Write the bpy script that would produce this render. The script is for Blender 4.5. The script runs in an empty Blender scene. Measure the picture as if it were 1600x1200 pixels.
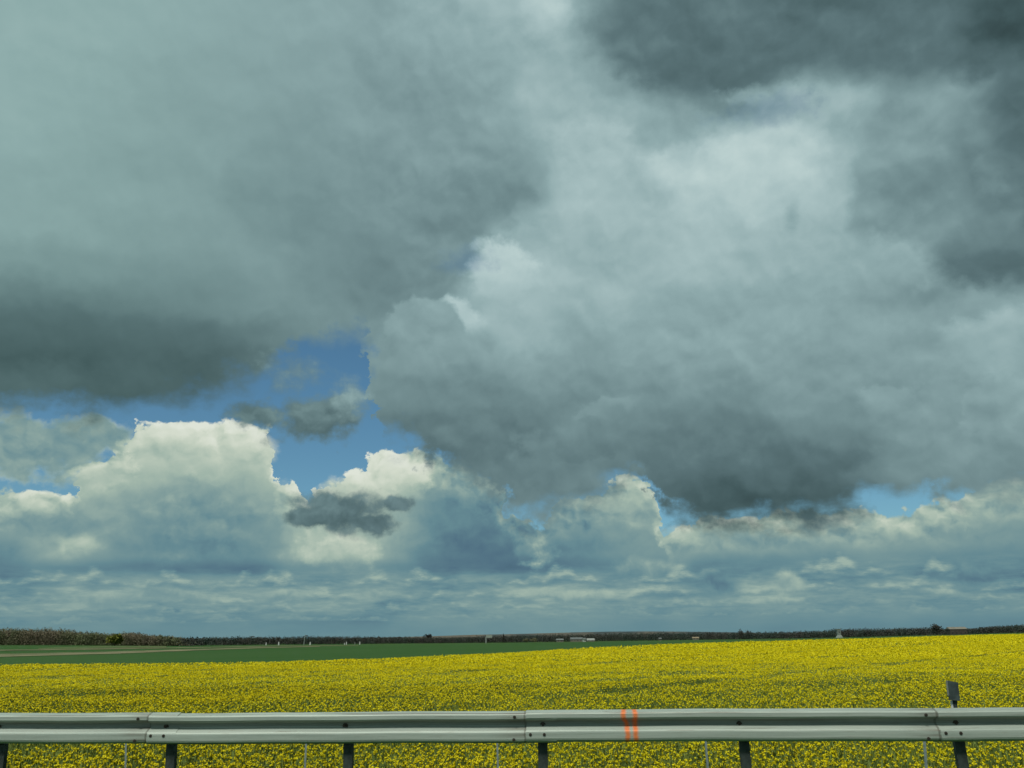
import bpy, math, random
import numpy as np
from mathutils import Vector, Matrix

# ---------------------------------------------------------------- camera
scene = bpy.context.scene
PITCH, ROLL, FPX = math.radians(17.3), math.radians(0.75), 1244.0
cam_data = bpy.data.cameras.new("camera")
cam_data.sensor_width = 36.0
cam_data.lens = 36.0 * FPX / 1600.0
cam_data.clip_start = 0.1
cam_data.clip_end = 30000.0
cam = bpy.data.objects.new("camera", cam_data)
scene.collection.objects.link(cam)
CAM_M = Matrix.Rotation(math.pi / 2 + PITCH, 3, 'X') @ Matrix.Rotation(-ROLL, 3, 'Z')
cam.matrix_world = Matrix.Translation((0, 0, 0)) @ CAM_M.to_4x4()   # the eye is the origin; the road lies 1.5 m below
scene.camera = cam
scene.render.resolution_x, scene.render.resolution_y = 1024, 768

scene.view_settings.view_transform = 'Standard'
scene.view_settings.look = 'None'
scene.view_settings.exposure = 0.0
scene.view_settings.gamma = 1.0
scene.cycles.max_bounces = 4
scene.cycles.diffuse_bounces = 2
scene.cycles.use_denoising = True
scene.cycles.use_adaptive_sampling = True
scene.cycles.adaptive_threshold = 0.015
scene.cycles.adaptive_min_samples = 8

SUN_EL, SUN_AZ = math.radians(58), math.radians(200)     # high, behind and to the left, behind thin cloud


def ray(px, py):
    """direction in the world of a point of the view"""
    v = CAM_M @ Vector((px - 800.0, 600.0 - py, -FPX))
    return v.normalized()


def lin(c):
    return tuple((x / 255 / 12.92) if x / 255 <= 0.04045 else ((x / 255 + 0.055) / 1.055) ** 2.4 for x in c[:3])


# ---------------------------------------------------------------- small node language
class Sock:
    def __init__(s, g, o): s.g, s.o = g, o
    def __add__(s, b): return s.g.m('ADD', s, b)
    def __radd__(s, b): return s.g.m('ADD', b, s)
    def __sub__(s, b): return s.g.m('SUBTRACT', s, b)
    def __rsub__(s, b): return s.g.m('SUBTRACT', b, s)
    def __mul__(s, b): return s.g.m('MULTIPLY', s, b)
    def __rmul__(s, b): return s.g.m('MULTIPLY', b, s)
    def __truediv__(s, b): return s.g.m('DIVIDE', s, b)


class Graph:
    def __init__(g, nt): g.nt = nt
    def put(g, inp, v):
        if isinstance(v, Sock): g.nt.links.new(v.o, inp)
        else: inp.default_value = v
    def m(g, op, a, b=None, c=None, clamp=False):
        n = g.nt.nodes.new('ShaderNodeMath'); n.operation = op; n.use_clamp = clamp
        g.put(n.inputs[0], a)
        if b is not None: g.put(n.inputs[1], b)
        if c is not None: g.put(n.inputs[2], c)
        return Sock(g, n.outputs[0])
    def vec(g, x, y, z=0.0):
        n = g.nt.nodes.new('ShaderNodeCombineXYZ')
        for i, v in enumerate((x, y, z)): g.put(n.inputs[i], v)
        return Sock(g, n.outputs[0])
    def sep(g, v):
        n = g.nt.nodes.new('ShaderNodeSeparateXYZ'); g.put(n.inputs[0], v)
        return [Sock(g, o) for o in n.outputs]
    def noise(g, v, scale, detail=4, rough=0.5, lac=2.0, color=False, typ='FBM', dist=0.0):
        n = g.nt.nodes.new('ShaderNodeTexNoise'); n.noise_dimensions = '3D'; n.noise_type = typ
        g.put(n.inputs['Vector'], v)
        n.inputs['Scale'].default_value = scale; n.inputs['Detail'].default_value = detail
        n.inputs['Roughness'].default_value = rough; n.inputs['Lacunarity'].default_value = lac
        n.inputs['Distortion'].default_value = dist
        return Sock(g, n.outputs['Color' if color else 'Fac'])
    def after(g, vec, prev):
        """vec, made to wait for prev so that long chains need little working memory"""
        n = g.nt.nodes.new('ShaderNodeVectorMath'); n.operation = 'MULTIPLY_ADD'
        g.put(n.inputs[0], prev); n.inputs[1].default_value = (1e-5, 1e-5, 0.0); g.put(n.inputs[2], vec)
        return Sock(g, n.outputs[0])
    def voro(g, v, scale, detail=2.0, rough=0.5, smooth=0.35):
        n = g.nt.nodes.new('ShaderNodeTexVoronoi'); n.voronoi_dimensions = '2D'; n.feature = 'SMOOTH_F1'
        g.put(n.inputs['Vector'], v)
        n.inputs['Scale'].default_value = scale; n.inputs['Detail'].default_value = detail
        n.inputs['Roughness'].default_value = rough; n.inputs['Smoothness'].default_value = smooth
        n.normalize = True
        return Sock(g, n.outputs['Distance'])
    def step(g, x, a, b):
        n = g.nt.nodes.new('ShaderNodeMapRange'); n.interpolation_type = 'SMOOTHSTEP'
        g.put(n.inputs[0], x); g.put(n.inputs[1], a); g.put(n.inputs[2], b)
        n.inputs[3].default_value = 0.0; n.inputs[4].default_value = 1.0
        return Sock(g, n.outputs[0])
    def mixf(g, f, a, b):
        n = g.nt.nodes.new('ShaderNodeMix'); n.data_type = 'FLOAT'
        g.put(n.inputs[0], f); g.put(n.inputs[2], a); g.put(n.inputs[3], b)
        return Sock(g, n.outputs[0])
    def mixc(g, f, a, b, blend='MIX'):
        n = g.nt.nodes.new('ShaderNodeMix'); n.data_type = 'RGBA'; n.blend_type = blend
        g.put(n.inputs[0], f)
        for i, v in ((6, a), (7, b)):
            g.put(n.inputs[i], v if isinstance(v, Sock) else (*v, 1.0))
        return Sock(g, n.outputs[2])
    def fcurve(g, fac, pts):
        n = g.nt.nodes.new('ShaderNodeFloatCurve'); g.put(n.inputs['Value'], fac)
        c = n.mapping.curves[0]
        pts = [(min(max(a, 0.0), 1.0), min(max(b, 0.0), 1.0)) for a, b in pts]
        while len(c.points) < len(pts): c.points.new(0.5, 0.5)
        for q, p in zip(c.points, pts): q.location = p; q.handle_type = 'AUTO_CLAMPED'
        n.mapping.update()
        return Sock(g, n.outputs[0])
    def ramp(g, fac, stops, color=True, interp='LINEAR'):
        n = g.nt.nodes.new('ShaderNodeValToRGB'); cr = n.color_ramp; cr.interpolation = interp
        g.put(n.inputs[0], fac)
        while len(cr.elements) < len(stops): cr.elements.new(0.5)
        for e, (p, c) in zip(cr.elements, stops):
            e.position = min(max(p, 0.0), 1.0)
        for e, (p, c) in zip(cr.elements, stops):
            e.color = (*c, 1.0) if not isinstance(c, (int, float)) else (c, c, c, 1.0)
        return Sock(g, n.outputs[0])


# ---------------------------------------------------------------- sky: Nishita air with procedural clouds
# Cloud coordinates are a stereographic chart of the sky (u to the right, v up, 0 on the horizon).
CH = 2 * FPX


def chart(px, py):
    d = ray(px, py)
    return CH * d.x / (1 + d.y), CH * d.z / (1 + d.y)


def unchart(u, v):
    a, b = u / CH, v / CH
    k = 2 / (1 + a * a + b * b)
    d = Vector((a * k, k - 1, b * k))
    c = CAM_M.transposed() @ d
    if c.z > -0.05: return None
    return 800 + c.x / -c.z * FPX, 600 - c.y / -c.z * FPX


U0, U1 = -820.0, 820.0


def grid_lookup(xs, ys, tab, px, py):
    px = min(max(px, xs[0]), xs[-1]); py = min(max(py, ys[0]), ys[-1])
    i = min(max(int(np.searchsorted(xs, px)) - 1, 0), len(xs) - 2)
    j = min(max(int(np.searchsorted(ys, py)) - 1, 0), len(ys) - 2)
    fx = (px - xs[i]) / (xs[i + 1] - xs[i]); fy = (py - ys[j]) / (ys[j + 1] - ys[j])
    return ((tab[j][i] * (1 - fx) + tab[j][i + 1] * fx) * (1 - fy) + (tab[j + 1][i] * (1 - fx) + tab[j + 1][i + 1] * fx) * fy)


def paint(g, uf, v, xs, ys, tab, vrows, n=31):
    """smooth brightness field over the chart, from a coarse table"""
    acc = None
    for k, vr in enumerate(vrows):
        stops = []
        for i in range(n):
            u = U0 + (U1 - U0) * i / (n - 1)
            q = unchart(u, vr)
            stops.append((i / (n - 1), float(grid_lookup(xs, ys, tab, *q))))
        r = g.fcurve(uf, stops)
        acc = r if acc is None else g.mixf(g.step(v, vrows[k - 1], vr), acc, r)
    return acc


def curve(g, uf, pts, lo, hi, extra=None):
    """v as a function of u through points given in view coordinates"""
    cv = sorted(chart(x, y) for x, y in pts)
    stops = [((u - U0) / (U1 - U0), (v - lo) / (hi - lo)) for u, v in cv]
    r = g.fcurve(uf, stops)
    return r * (hi - lo) + lo


def build_world():
    w = bpy.data.worlds.new("World"); scene.world = w; w.use_nodes = True
    nt = w.node_tree; nt.nodes.clear(); g = Graph(nt)
    tc = nt.nodes.new('ShaderNodeTexCoord')
    d = Sock(g, tc.outputs['Generated'])
    x, y, z = g.sep(d)
    k = g.m('DIVIDE', CH, g.m('MAXIMUM', y + 1.0, 0.02))
    u, v0 = x * k, z * k
    v = g.m('MAXIMUM', v0, 0.0)
    P = g.vec(u * 0.01, v * 0.01, 0.0)                      # one unit = about 4.6 degrees
    # squeeze towards the horizon, where cloud decks are seen edge-on
    Pf = g.vec(u * 0.01, g.m('POWER', v * 0.01 + 0.15, 0.72) * 2.6, 3.7)

    wa = g.sep(g.noise(P, 0.75, 3, 0.5, color=True))
    wb = g.sep(g.noise(P, 2.6, 4, 0.55, color=True))
    wu = (wa[0] - 0.5) * 90 + (wb[0] - 0.5) * 48
    wv = (wa[1] - 0.5) * 75 + (wb[1] - 0.5) * 44
    fit = g.step(v, 0.0, 160.0)                              # less wander close to the horizon
    wu_, wv_ = wu * fit, wv * fit
    uf = (u + wu_ - U0) / (U1 - U0)
    vw = v + wv_
    

    det = g.noise(Pf, 1.3, 7, 0.52)
    fine = g.noise(P, 4.0, 6, 0.6)
    bil = g.voro(g.vec(u * 0.01 + (wb[0] - 0.5) * 0.35, v * 0.0125 + (wb[1] - 0.5) * 0.35), 1.9, 3.0, 0.5, 0.45)
    bil2 = g.voro(g.vec(u * 0.01 + (wb[0] - 0.5) * 0.35 + 0.05, v * 0.0125 + (wb[1] - 0.5) * 0.35 + 0.14), 1.9, 3.0, 0.5, 0.45)
    lit = bil2 - bil                                         # > 0 on sides turned up to the light

    ufc = (u + wu * 0.16 + (bil2 - 0.42) * 45 + (fine - 0.5) * 60 - U0) / (U1 - U0)

    # --- blue air
    sky = nt.nodes.new('ShaderNodeTexSky'); sky.sky_type = 'NISHITA'; sky.sun_disc = False
    sky.sun_elevation = SUN_EL; sky.sun_rotation = SUN_AZ; sky.air_density = 1.0; sky.dust_density = 0.6; sky.ozone_density = 3.0
    STR = 0.1
    blue = g.mixc(1.0, Sock(g, sky.outputs[0]), tuple(c / 16 for c in BLUE_TINT), 'MULTIPLY')

    def tone(L, stops):
        return g.ramp(L, [(p, tuple(c / STR / 16 for c in lin(rgb))) for p, rgb in stops])

    col = blue
    # ---- far decks: everything low in the sky
    Ll = paint(g, (u + wu * 0.35 - U0) / (U1 - U0), v + wv * fit * 0.14, LOW_X, LOW_Y, LOW_T, [0, 20, 38, 55, 75, 95, 115, 145, 185, 225, 265, 310, 360])
    streak = g.noise(g.vec(u * 0.01, v * 0.045, 9.1), 1.7, 6, 0.58)
    streakm = g.m('SUBTRACT', 1.0, g.step(v, 65.0, 110.0))
    hz = g.step(v, 4.0, 45.0)
    Llow = Ll + (streak - 0.5) * 0.36 * streakm * hz + (fine - 0.5) * 0.04 * fit
    # heaped cloud bank: crisp, cauliflower tops over flat grey bases
    vt = curve(g, ufc, TOP_CURVE, -40.0, 460.0)
    H = vt - v + (0.42 - bil) * 62 + (fine - 0.5) * 26
    m_c = g.step(H, -1.0, 6.0)
    crest = g.m('SUBTRACT', 1.0, g.step(H, 5.0, 75.0))
    Lc = Llow + crest * 0.11 + lit * g.m('ADD', 0.14, crest * 0.62) * g.step(v, 80.0, 140.0) + (det - 0.5) * 0.07
    LL, MM = Lc, m_c                                        # brightness and cover of the far clouds

    # rows of small heaped clouds, seen edge-on, ever flatter towards the horizon
    for (vb_, hh, fr, Lt, Lb_, off) in ((19.0, 9.0, 2.0, .60, .53, 2.0), (31.0, 13.0, 1.5, .64, .50, 7.0), (46.0, 18.0, 1.15, .69, .48, 13.0), (67.0, 25.0, 0.95, .72, .46, 21.0)):
        a_ = g.noise(g.after(g.vec(u * 0.01, off, 0.0), LL), fr, 3, 0.55)
        b_ = g.noise(g.after(g.vec(u * 0.01, v * 0.03, off), LL), fr * 3.2, 4, 0.6)
        drift = (g.noise(g.after(g.vec(u * 0.01, off + 5.0, 0.0), LL), fr * 0.6, 2, 0.5) - 0.5) * hh * 1.1
        top_ = g.m('MAXIMUM', (a_ - 0.40) * 7.0 * hh, 0.0)
        e_ = vb_ + drift + top_ - v + (b_ - 0.5) * hh * 1.5
        f_ = v - vb_ - drift + (b_ - 0.5) * hh * 0.5
        mk_ = g.step(e_, 0.0, hh * 0.75) * g.step(f_, -hh * 0.10, hh * 0.25)
        rel = g.m('DIVIDE', v - vb_ - drift, g.m('MAXIMUM', top_, 2.0), clamp=True)
        L_ = g.mixf(g.step(rel + (b_ - 0.5) * 1.4, 0.0, 0.8), Lb_, Lt)
        mk_ = mk_ * 0.72
        LL = g.mixf(mk_, LL, L_); MM = g.m('MAXIMUM', MM, mk_)

    Pp = g.vec(u + wu * 0.45, v + wv * 0.45)
    Np = (det - 0.5) * 3.2 + (0.4 - bil) * 1.0 + (fine - 0.5) * 1.6
    Nl = (fine - 0.5) * 0.10 + (det - 0.5) * 0.10 + lit * 0.26

    def puff(cx, cy, rx, ry, L, soft=0.25, rough=1.0, tones=None, lo=None):
        """one detached cloud"""
        nonlocal LL, MM
        cu, cv = chart(cx, cy)
        ru = math.hypot(*(np.array(chart(cx + rx, cy)) - np.array(chart(cx, cy))))
        rv = math.hypot(*(np.array(chart(cx, cy - ry)) - np.array(chart(cx, cy))))
        n = nt.nodes.new('ShaderNodeMapping'); n.vector_type = 'TEXTURE'
        g.put(n.inputs[0], g.after(Pp, LL))
        n.inputs['Location'].default_value = (cu, cv, 0); n.inputs['Scale'].default_value = (ru, rv, 1)
        q = nt.nodes.new('ShaderNodeVectorMath'); q.operation = 'LENGTH'; nt.links.new(n.outputs[0], q.inputs[0])
        sp = g.sep(Sock(g, n.outputs[0]))
        f = g.m('SUBTRACT', 1.0, Sock(g, q.outputs['Value'])) + Np * rough
        mk = g.step(f, 0.0, soft)
        Lq = g.mixf(g.step(sp[1], -0.9, 0.9), L if lo is None else lo, L) + Nl
        LL = g.mixf(mk, LL, Lq); MM = g.m('MAXIMUM', MM, mk)

    for a in PUFFS_BACK: puff(*a[0], **a[1])
    col = g.mixc(MM, col, tone(LL, LOW_TONES))

    # ---- the near grey sheet overhead
    Ls = paint(g, uf, vw, SH_X, SH_Y, SH_T, [180, 225, 270, 315, 360, 405, 450, 500, 550, 600, 660, 720, 780, 850, 930, 1000])
    vb = curve(g, (u + wu * 0.3 + (bil2 - 0.42) * 70 + (fine - 0.5) * 110 - U0) / (U1 - U0), BASE_CURVE, 0.0, 600.0)
    E = v - vb + (det - 0.5) * 120 + (0.42 - bil) * 34 + (fine - 0.5) * 38
    m_s = g.step(E, -14.0, 38.0)
    Nz = (det - 0.5) * 62 + (0.42 - bil) * 34 + (fine - 0.5) * 34          # ragged edge, in chart units

    NRc = {}

    def NR(r):
        if r not in NRc: NRc[r] = Nz * r
        return NRc[r]

    def lobe(L0, cx, cy, rx, ry, La, Lb, soft=25.0, amt=1.0, rough=1.0):
        """a fold of the sheet: brightness Lb at its foot, La at its head"""
        cu, cv = chart(cx, cy)
        ru = math.hypot(*(np.array(chart(cx + rx, cy)) - np.array(chart(cx, cy))))
        rv = math.hypot(*(np.array(chart(cx, cy - ry)) - np.array(chart(cx, cy))))
        n = nt.nodes.new('ShaderNodeMapping'); n.vector_type = 'TEXTURE'
        g.put(n.inputs[0], g.after(Pl, L0))
        n.inputs['Location'].default_value = (cu, cv, 0); n.inputs['Scale'].default_value = (ru, rv, 1)
        q = nt.nodes.new('ShaderNodeVectorMath'); q.operation = 'LENGTH'; nt.links.new(n.outputs[0], q.inputs[0])
        sp = g.sep(Sock(g, n.outputs[0]))
        f = g.m('MULTIPLY_ADD', Sock(g, q.outputs['Value']), -min(ru, rv), NR(rough))
        La_ = g.mixf(g.step(sp[1], -1.0, 1.0), Lb, La)
        k = min(ru, rv)
        return g.mixf(g.m('MULTIPLY', g.step(f, -k, soft - k), amt) if amt < 1 else g.step(f, -k, soft - k), L0, La_)
    Pl = g.vec(u + wu * 0.30, v + wv * 0.30)
    for a in LOBES: Ls = lobe(Ls, *a)
    # thin places where the blue looks through
    thin = None
    for (cx, cy, rx, ry, a) in THIN:
        cu, cv = chart(cx, cy)
        n = nt.nodes.new('ShaderNodeMapping'); n.vector_type = 'TEXTURE'
        g.put(n.inputs[0], g.vec(u + wu * 0.4, v + wv * 0.4))
        n.inputs['Location'].default_value = (cu, cv, 0); n.inputs['Scale'].default_value = (rx, ry, 1)
        q = nt.nodes.new('ShaderNodeVectorMath'); q.operation = 'LENGTH'; nt.links.new(n.outputs[0], q.inputs[0])
        t = g.step(g.m('SUBTRACT', 1.0, Sock(g, q.outputs['Value'])) + (fine - 0.5) * 1.6 + (det - 0.5) * 1.0, -0.05, 0.9) * a
        thin = t if thin is None else g.m('MAXIMUM', thin, t)
    m_s = m_s * g.m('SUBTRACT', 1.0, thin)
    relief = g.noise(g.vec((u + wu_ * 0.5) * 0.01, (v + wv_ * 0.5) * 0.01, 1.3), 0.9, 5, 0.42)
    relief2 = g.noise(g.vec((u + wu_ * 0.5) * 0.01 + 0.05, (v + wv_ * 0.5) * 0.01 + 0.14, 1.3), 0.9, 5, 0.42)
    rgh = 0.32 + g.step(u, -420.0, -60.0) * 0.55            # the left of the sheet is smoother
    Lsd = Ls + (det - 0.5) * 0.08 * rgh + (fine - 0.5) * 0.035 * rgh + (relief - relief2) * 0.42 * rgh + lit * 0.05 * rgh
    # bright fringe where the sheet thins out at its lower edge
    LL, MM = Lsd, m_s
    for a in PUFFS_NEAR: puff(*a[0], **a[1])
    c_s = tone(LL, SHEET_TONES)
    c_s = g.mixc(g.m('SUBTRACT', 1.0, g.step(u, -700.0, -100.0)), c_s, g.mixc(1.0, c_s, (0.98, 1.02, 0.975), 'MULTIPLY'))
    col = g.mixc(MM, col, c_s)

    # ---- below the horizon line the air is a plain pale grey (hidden by the ground)
    bg = nt.nodes.new('ShaderNodeBackground'); bg.inputs['Strength'].default_value = STR
    # tones are kept inside the ramps' 0..1 range at 1/16 of their value
    return g, bg, col, nt, w, (u, v, det, y)


BLUE_TINT = (0.54, 0.80, 0.80)
SHEET_TONES = [(0.30, (52, 70, 72)), (0.36, (68, 90, 93)), (0.45, (91, 115, 119)), (0.55, (116, 142, 145)), (0.65, (142, 169, 171)),
               (0.75, (167, 191, 192)), (0.82, (186, 207, 206)), (0.92, (207, 221, 217))]
LOW_TONES = [(0.34, (64, 92, 110)), (0.42, (82, 113, 131)), (0.50, (101, 137, 146)), (0.58, (125, 154, 154)), (0.68, (160, 181, 169)),
             (0.78, (190, 203, 187)), (0.86, (210, 218, 203)), (0.95, (221, 227, 215))]
SH_X = [0, 100, 200, 300, 400, 500, 600, 700, 780, 860, 940, 1020, 1100, 1180, 1260, 1340, 1420, 1500, 1600]
SH_Y = [0, 70, 150, 250, 350, 430, 490, 550, 610, 680, 740, 800, 830]
SH_T = [
    [.66, .66, .66, .65, .64, .63, .63, .66, .76, .74, .48, .44, .43, .42, .41, .41, .40, .38, .34],
    [.66, .66, .64, .63, .63, .62, .61, .63, .70, .76, .54, .45, .43, .42, .42, .44, .44, .42, .36],
    [.66, .65, .62, .61, .61, .61, .60, .60, .62, .70, .66, .58, .50, .46, .64, .68, .56, .50, .40],
    [.64, .64, .62, .61, .60, .57, .56, .56, .57, .66, .74, .68, .78, .80, .78, .68, .58, .54, .46],
    [.62, .62, .62, .60, .57, .53, .53, .54, .56, .70, .72, .72, .75, .75, .72, .66, .59, .54, .46],
    [.55, .54, .56, .57, .58, .54, .52, .55, .72, .73, .71, .69, .68, .66, .64, .62, .60, .52, .46],
    [.42, .42, .46, .50, .55, .56, .56, .62, .72, .70, .66, .64, .63, .62, .61, .61, .60, .62, .66],
    [.38, .36, .37, .38, .44, .53, .56, .58, .64, .64, .62, .60, .60, .60, .60, .60, .60, .64, .66],
    [.40, .39, .38, .38, .42, .52, .54, .53, .54, .56, .58, .58, .58, .59, .59, .59, .58, .58, .58],
    [.42, .42, .42, .42, .44, .48, .47, .46, .48, .52, .54, .50, .50, .52, .53, .55, .57, .57, .57],
    [.44, .44, .44, .44, .44, .46, .46, .46, .47, .50, .50, .46, .43, .43, .45, .50, .54, .55, .56],
    [.46, .46, .46, .46, .46, .46, .46, .46, .48, .50, .48, .44, .38, .34, .37, .45, .50, .52, .53],
    [.46, .46, .46, .46, .46, .46, .46, .46, .48, .50, .48, .44, .38, .34, .37, .45, .50, .52, .53],
]
LOW_X = [0, 100, 200, 300, 400, 450, 500, 600, 700, 800, 900, 1000, 1100, 1200, 1300, 1400, 1500, 1600]
LOW_Y = [640, 700, 740, 780, 820, 850, 880, 897, 912, 928, 945, 965, 990]
LOW_T = [
    [.60, .60, .74, .78, .76, .72, .70, .72, .60, .55, .55, .60, .6, .6, .6, .6, .6, .6],
    [.56, .62, .72, .75, .78, .74, .72, .76, .55, .52, .52, .60, .6, .6, .6, .6, .6, .6],
    [.56, .68, .74, .70, .72, .72, .74, .78, .55, .50, .50, .62, .6, .6, .6, .6, .6, .6],
    [.64, .64, .60, .57, .62, .66, .74, .72, .50, .47, .48, .62, .6, .6, .6, .6, .6, .6],
    [.54, .60, .56, .55, .57, .62, .64, .62, .46, .45, .50, .60, .64, .62, .60, .58, .57, .57],
    [.50, .70, .58, .53, .54, .66, .72, .66, .45, .44, .52, .57, .56, .55, .55, .57, .55, .54],
    [.46, .58, .48, .46, .48, .60, .66, .60, .42, .42, .45, .54, .50, .50, .50, .53, .48, .48],
    [.45, .45, .42, .42, .42, .42, .43, .45, .42, .42, .42, .44, .46, .52, .52, .50, .45, .46],
    [0.49, 0.55, 0.61, 0.63, 0.59, 0.57, 0.55, 0.61, 0.55, 0.63, 0.63, 0.55, 0.55, 0.65, 0.53, 0.53, 0.53, 0.51],
    [0.53, 0.63, 0.65, 0.61, 0.57, 0.65, 0.61, 0.61, 0.55, 0.65, 0.65, 0.57, 0.57, 0.63, 0.53, 0.53, 0.57, 0.53],
    [0.53, 0.59, 0.59, 0.55, 0.57, 0.57, 0.57, 0.53, 0.53, 0.59, 0.57, 0.53, 0.57, 0.59, 0.53, 0.55, 0.53, 0.53],
    [.50, .53, .52, .50, .50, .50, .49, .48, .54, .52, .54, .52, .52, .50, .50, .50, .49, .48],
    [.51, .51, .51, .51, .51, .50, .50, .50, .52, .52, .52, .50, .50, .49, .49, .49, .48, .48],
]
TOP_CURVE = [(0, 778), (60, 772), (108, 785), (118, 742), (150, 722), (198, 698), (212, 672), (280, 660), (330, 670), (390, 666), (425, 705),
             (440, 765), (460, 758), (478, 790), (500, 765), (555, 742), (580, 715), (640, 706), (675, 715), (700, 735), (760, 755),
             (785, 790), (800, 812), (815, 828), (840, 826), (865, 795), (930, 775), (985, 748), (1015, 780), (1030, 822), (1042, 838), (1062, 826), (1200, 812), (1400, 802), (1480, 790), (1520, 765), (1600, 750)]
BASE_CURVE = [(0, 640), (60, 645), (150, 655), (240, 635), (310, 625), (380, 600), (430, 575), (460, 548), (500, 540), (550, 532), (570, 568),
              (582, 690), (640, 700), (680, 735), (760, 770), (780, 797), (830, 815), (880, 796), (950, 762), (985, 742), (1015, 778), (1050, 818), (1150, 828),
              (1290, 820), (1340, 798), (1400, 768), (1470, 785), (1520, 790), (1600, 785)]
THIN = [(1200, 170, 110, 30, 0.35), (730, 410, 60, 30, 0.4), (540, 560, 60, 60, 0.9)]
LOBES = [   # x, y, rx, ry, head, foot, softness, amount, raggedness  (far to near)
    (760, 60, 190, 90, 0.66, 0.62, 60, 0.7, 0.6), (848, 25, 45, 80, 0.8, 0.76, 40, 0.8, 0.8),
    (1180, 255, 150, 95, 0.83, 0.76, 60, 0.9, 0.6), (930, 230, 75, 55, 0.78, 0.74, 40, 0.8, 0.8), (1035, 262, 60, 40, 0.77, 0.74, 35, 0.8, 0.8), (1290, 150, 75, 55, 0.75, 0.72, 35, 0.9, 0.9),
    (1110, 345, 170, 75, 0.76, 0.72, 60, 0.8, 0.7), (890, 345, 120, 60, 0.73, 0.68, 45, 0.8, 0.8), (955, 400, 90, 60, 0.67, 0.64, 40, 0.7, 0.8),
    (760, 285, 130, 75, 0.57, 0.53, 45, 0.8, 0.7), (615, 370, 140, 140, 0.58, 0.52, 28, 0.75, 0.6), (545, 240, 160, 100, 0.6, 0.57, 60, 0.6, 0.6), (400, 400, 80, 90, 0.6, 0.56, 40, 0.6, 0.6),
    (250, 425, 210, 70, 0.6, 0.5, 60, 0.7, 0.5), (150, 520, 300, 85, 0.46, 0.355, 90, 0.9, 0.4), (210, 590, 190, 45, 0.4, 0.4, 50, 0.7, 0.6), (60, 590, 90, 45, 0.43, 0.42, 40, 0.6, 0.7),
    (785, 432, 62, 58, 0.82, 0.72, 22, 0.95, 0.9), (715, 492, 48, 34, 0.8, 0.74, 18, 0.9, 0.9), (830, 500, 70, 60, 0.725, 0.665, 35, 0.7, 0.8),
    (665, 520, 62, 62, 0.63, 0.55, 14, 0.9, 0.8), (620, 590, 75, 75, 0.6, 0.53, 22, 0.9, 0.8), (730, 580, 90, 75, 0.61, 0.53, 30, 0.8, 0.8), (650, 660, 110, 45, 0.49, 0.43, 35, 0.9, 0.8),
    (920, 490, 90, 60, 0.685, 0.625, 40, 0.7, 0.8), (1030, 440, 110, 60, 0.725, 0.665, 40, 0.6, 0.8), (1200, 460, 190, 90, 0.675, 0.625, 60, 0.7, 0.6), (1000, 545, 140, 60, 0.625, 0.585, 40, 0.7, 0.8),
    (790, 690, 120, 60, 0.5, 0.45, 35, 0.8, 0.8), (900, 610, 90, 55, 0.575, 0.535, 30, 0.7, 0.8), (955, 665, 65, 42, 0.605, 0.515, 11, 0.8, 0.9), (870, 705, 75, 45, 0.555, 0.475, 20, 0.8, 0.9),
    (1090, 620, 130, 70, 0.595, 0.545, 40, 0.8, 0.7), (1180, 560, 110, 50, 0.615, 0.585, 40, 0.6, 0.8), (1290, 610, 110, 60, 0.605, 0.555, 40, 0.7, 0.8), (1120, 700, 160, 60, 0.48, 0.42, 35, 0.8, 0.8), (1290, 700, 150, 55, 0.5, 0.43, 35, 0.8, 0.8),
    (1190, 775, 235, 58, 0.41, 0.35, 40, 0.95, 0.6), (1480, 650, 90, 60, 0.615, 0.555, 11, 0.8, 0.9), (1570, 640, 65, 60, 0.635, 0.585, 11, 0.8, 0.9), (1420, 730, 90, 45, 0.535, 0.505, 25, 0.7, 0.9), (1560, 730, 100, 60, 0.565, 0.505, 35, 0.7, 0.8),
    (1460, 300, 150, 190, 0.6, 0.55, 28, 0.85, 0.8), (1380, 420, 110, 60, 0.675, 0.615, 35, 0.7, 0.8), (1560, 225, 90, 160, 0.54, 0.46, 40, 0.8, 0.7), (1440, 285, 75, 40, 0.54, 0.51, 25, 0.7, 0.9), (1548, 268, 36, 42, 0.59, 0.56, 25, 0.5, 1),
    (1545, 395, 105, 62, 0.5, 0.41, 28, 0.95, 0.8), (1560, 520, 110, 40, 0.725, 0.645, 30, 0.8, 0.8), (1450, 560, 90, 35, 0.615, 0.595, 30, 0.6, 0.9),
    (1400, 60, 260, 95, 0.42, 0.44, 60, 0.9, 0.6), (1085, 45, 165, 115, 0.46, 0.42, 35, 0.95, 0.7), (1160, 110, 85, 50, 0.44, 0.43, 28, 0.9, 0.9), (1575, 30, 110, 90, 0.34, 0.37, 60, 0.9, 0.5), (1590, 170, 60, 110, 0.38, 0.41, 40, 0.8, 0.7),
    (1242, 335, 16, 34, 0.63, 0.6, 16, 0.8, 0.5),
    (1385, 632, 52, 34, 0.63, 0.57, 10, 0.8, 0.7), (905, 690, 60, 34, 0.535, 0.465, 10, 0.8, 0.8), (830, 640, 60, 34, 0.5, 0.5, 25, 0.7, 0.8), (1175, 150, 70, 22, 0.7, 0.7, 20, 0.6, 0.8),
    (1060, 670, 190, 60, .50, .46, 45, .7, .7), (250, 250, 190, 60, .62, .58, 50, .5, .7), (90, 120, 110, 60, .68, .64, 50, .6, .8), (420, 300, 80, 90, .57, .55, 22, .5, .8)]
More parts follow.
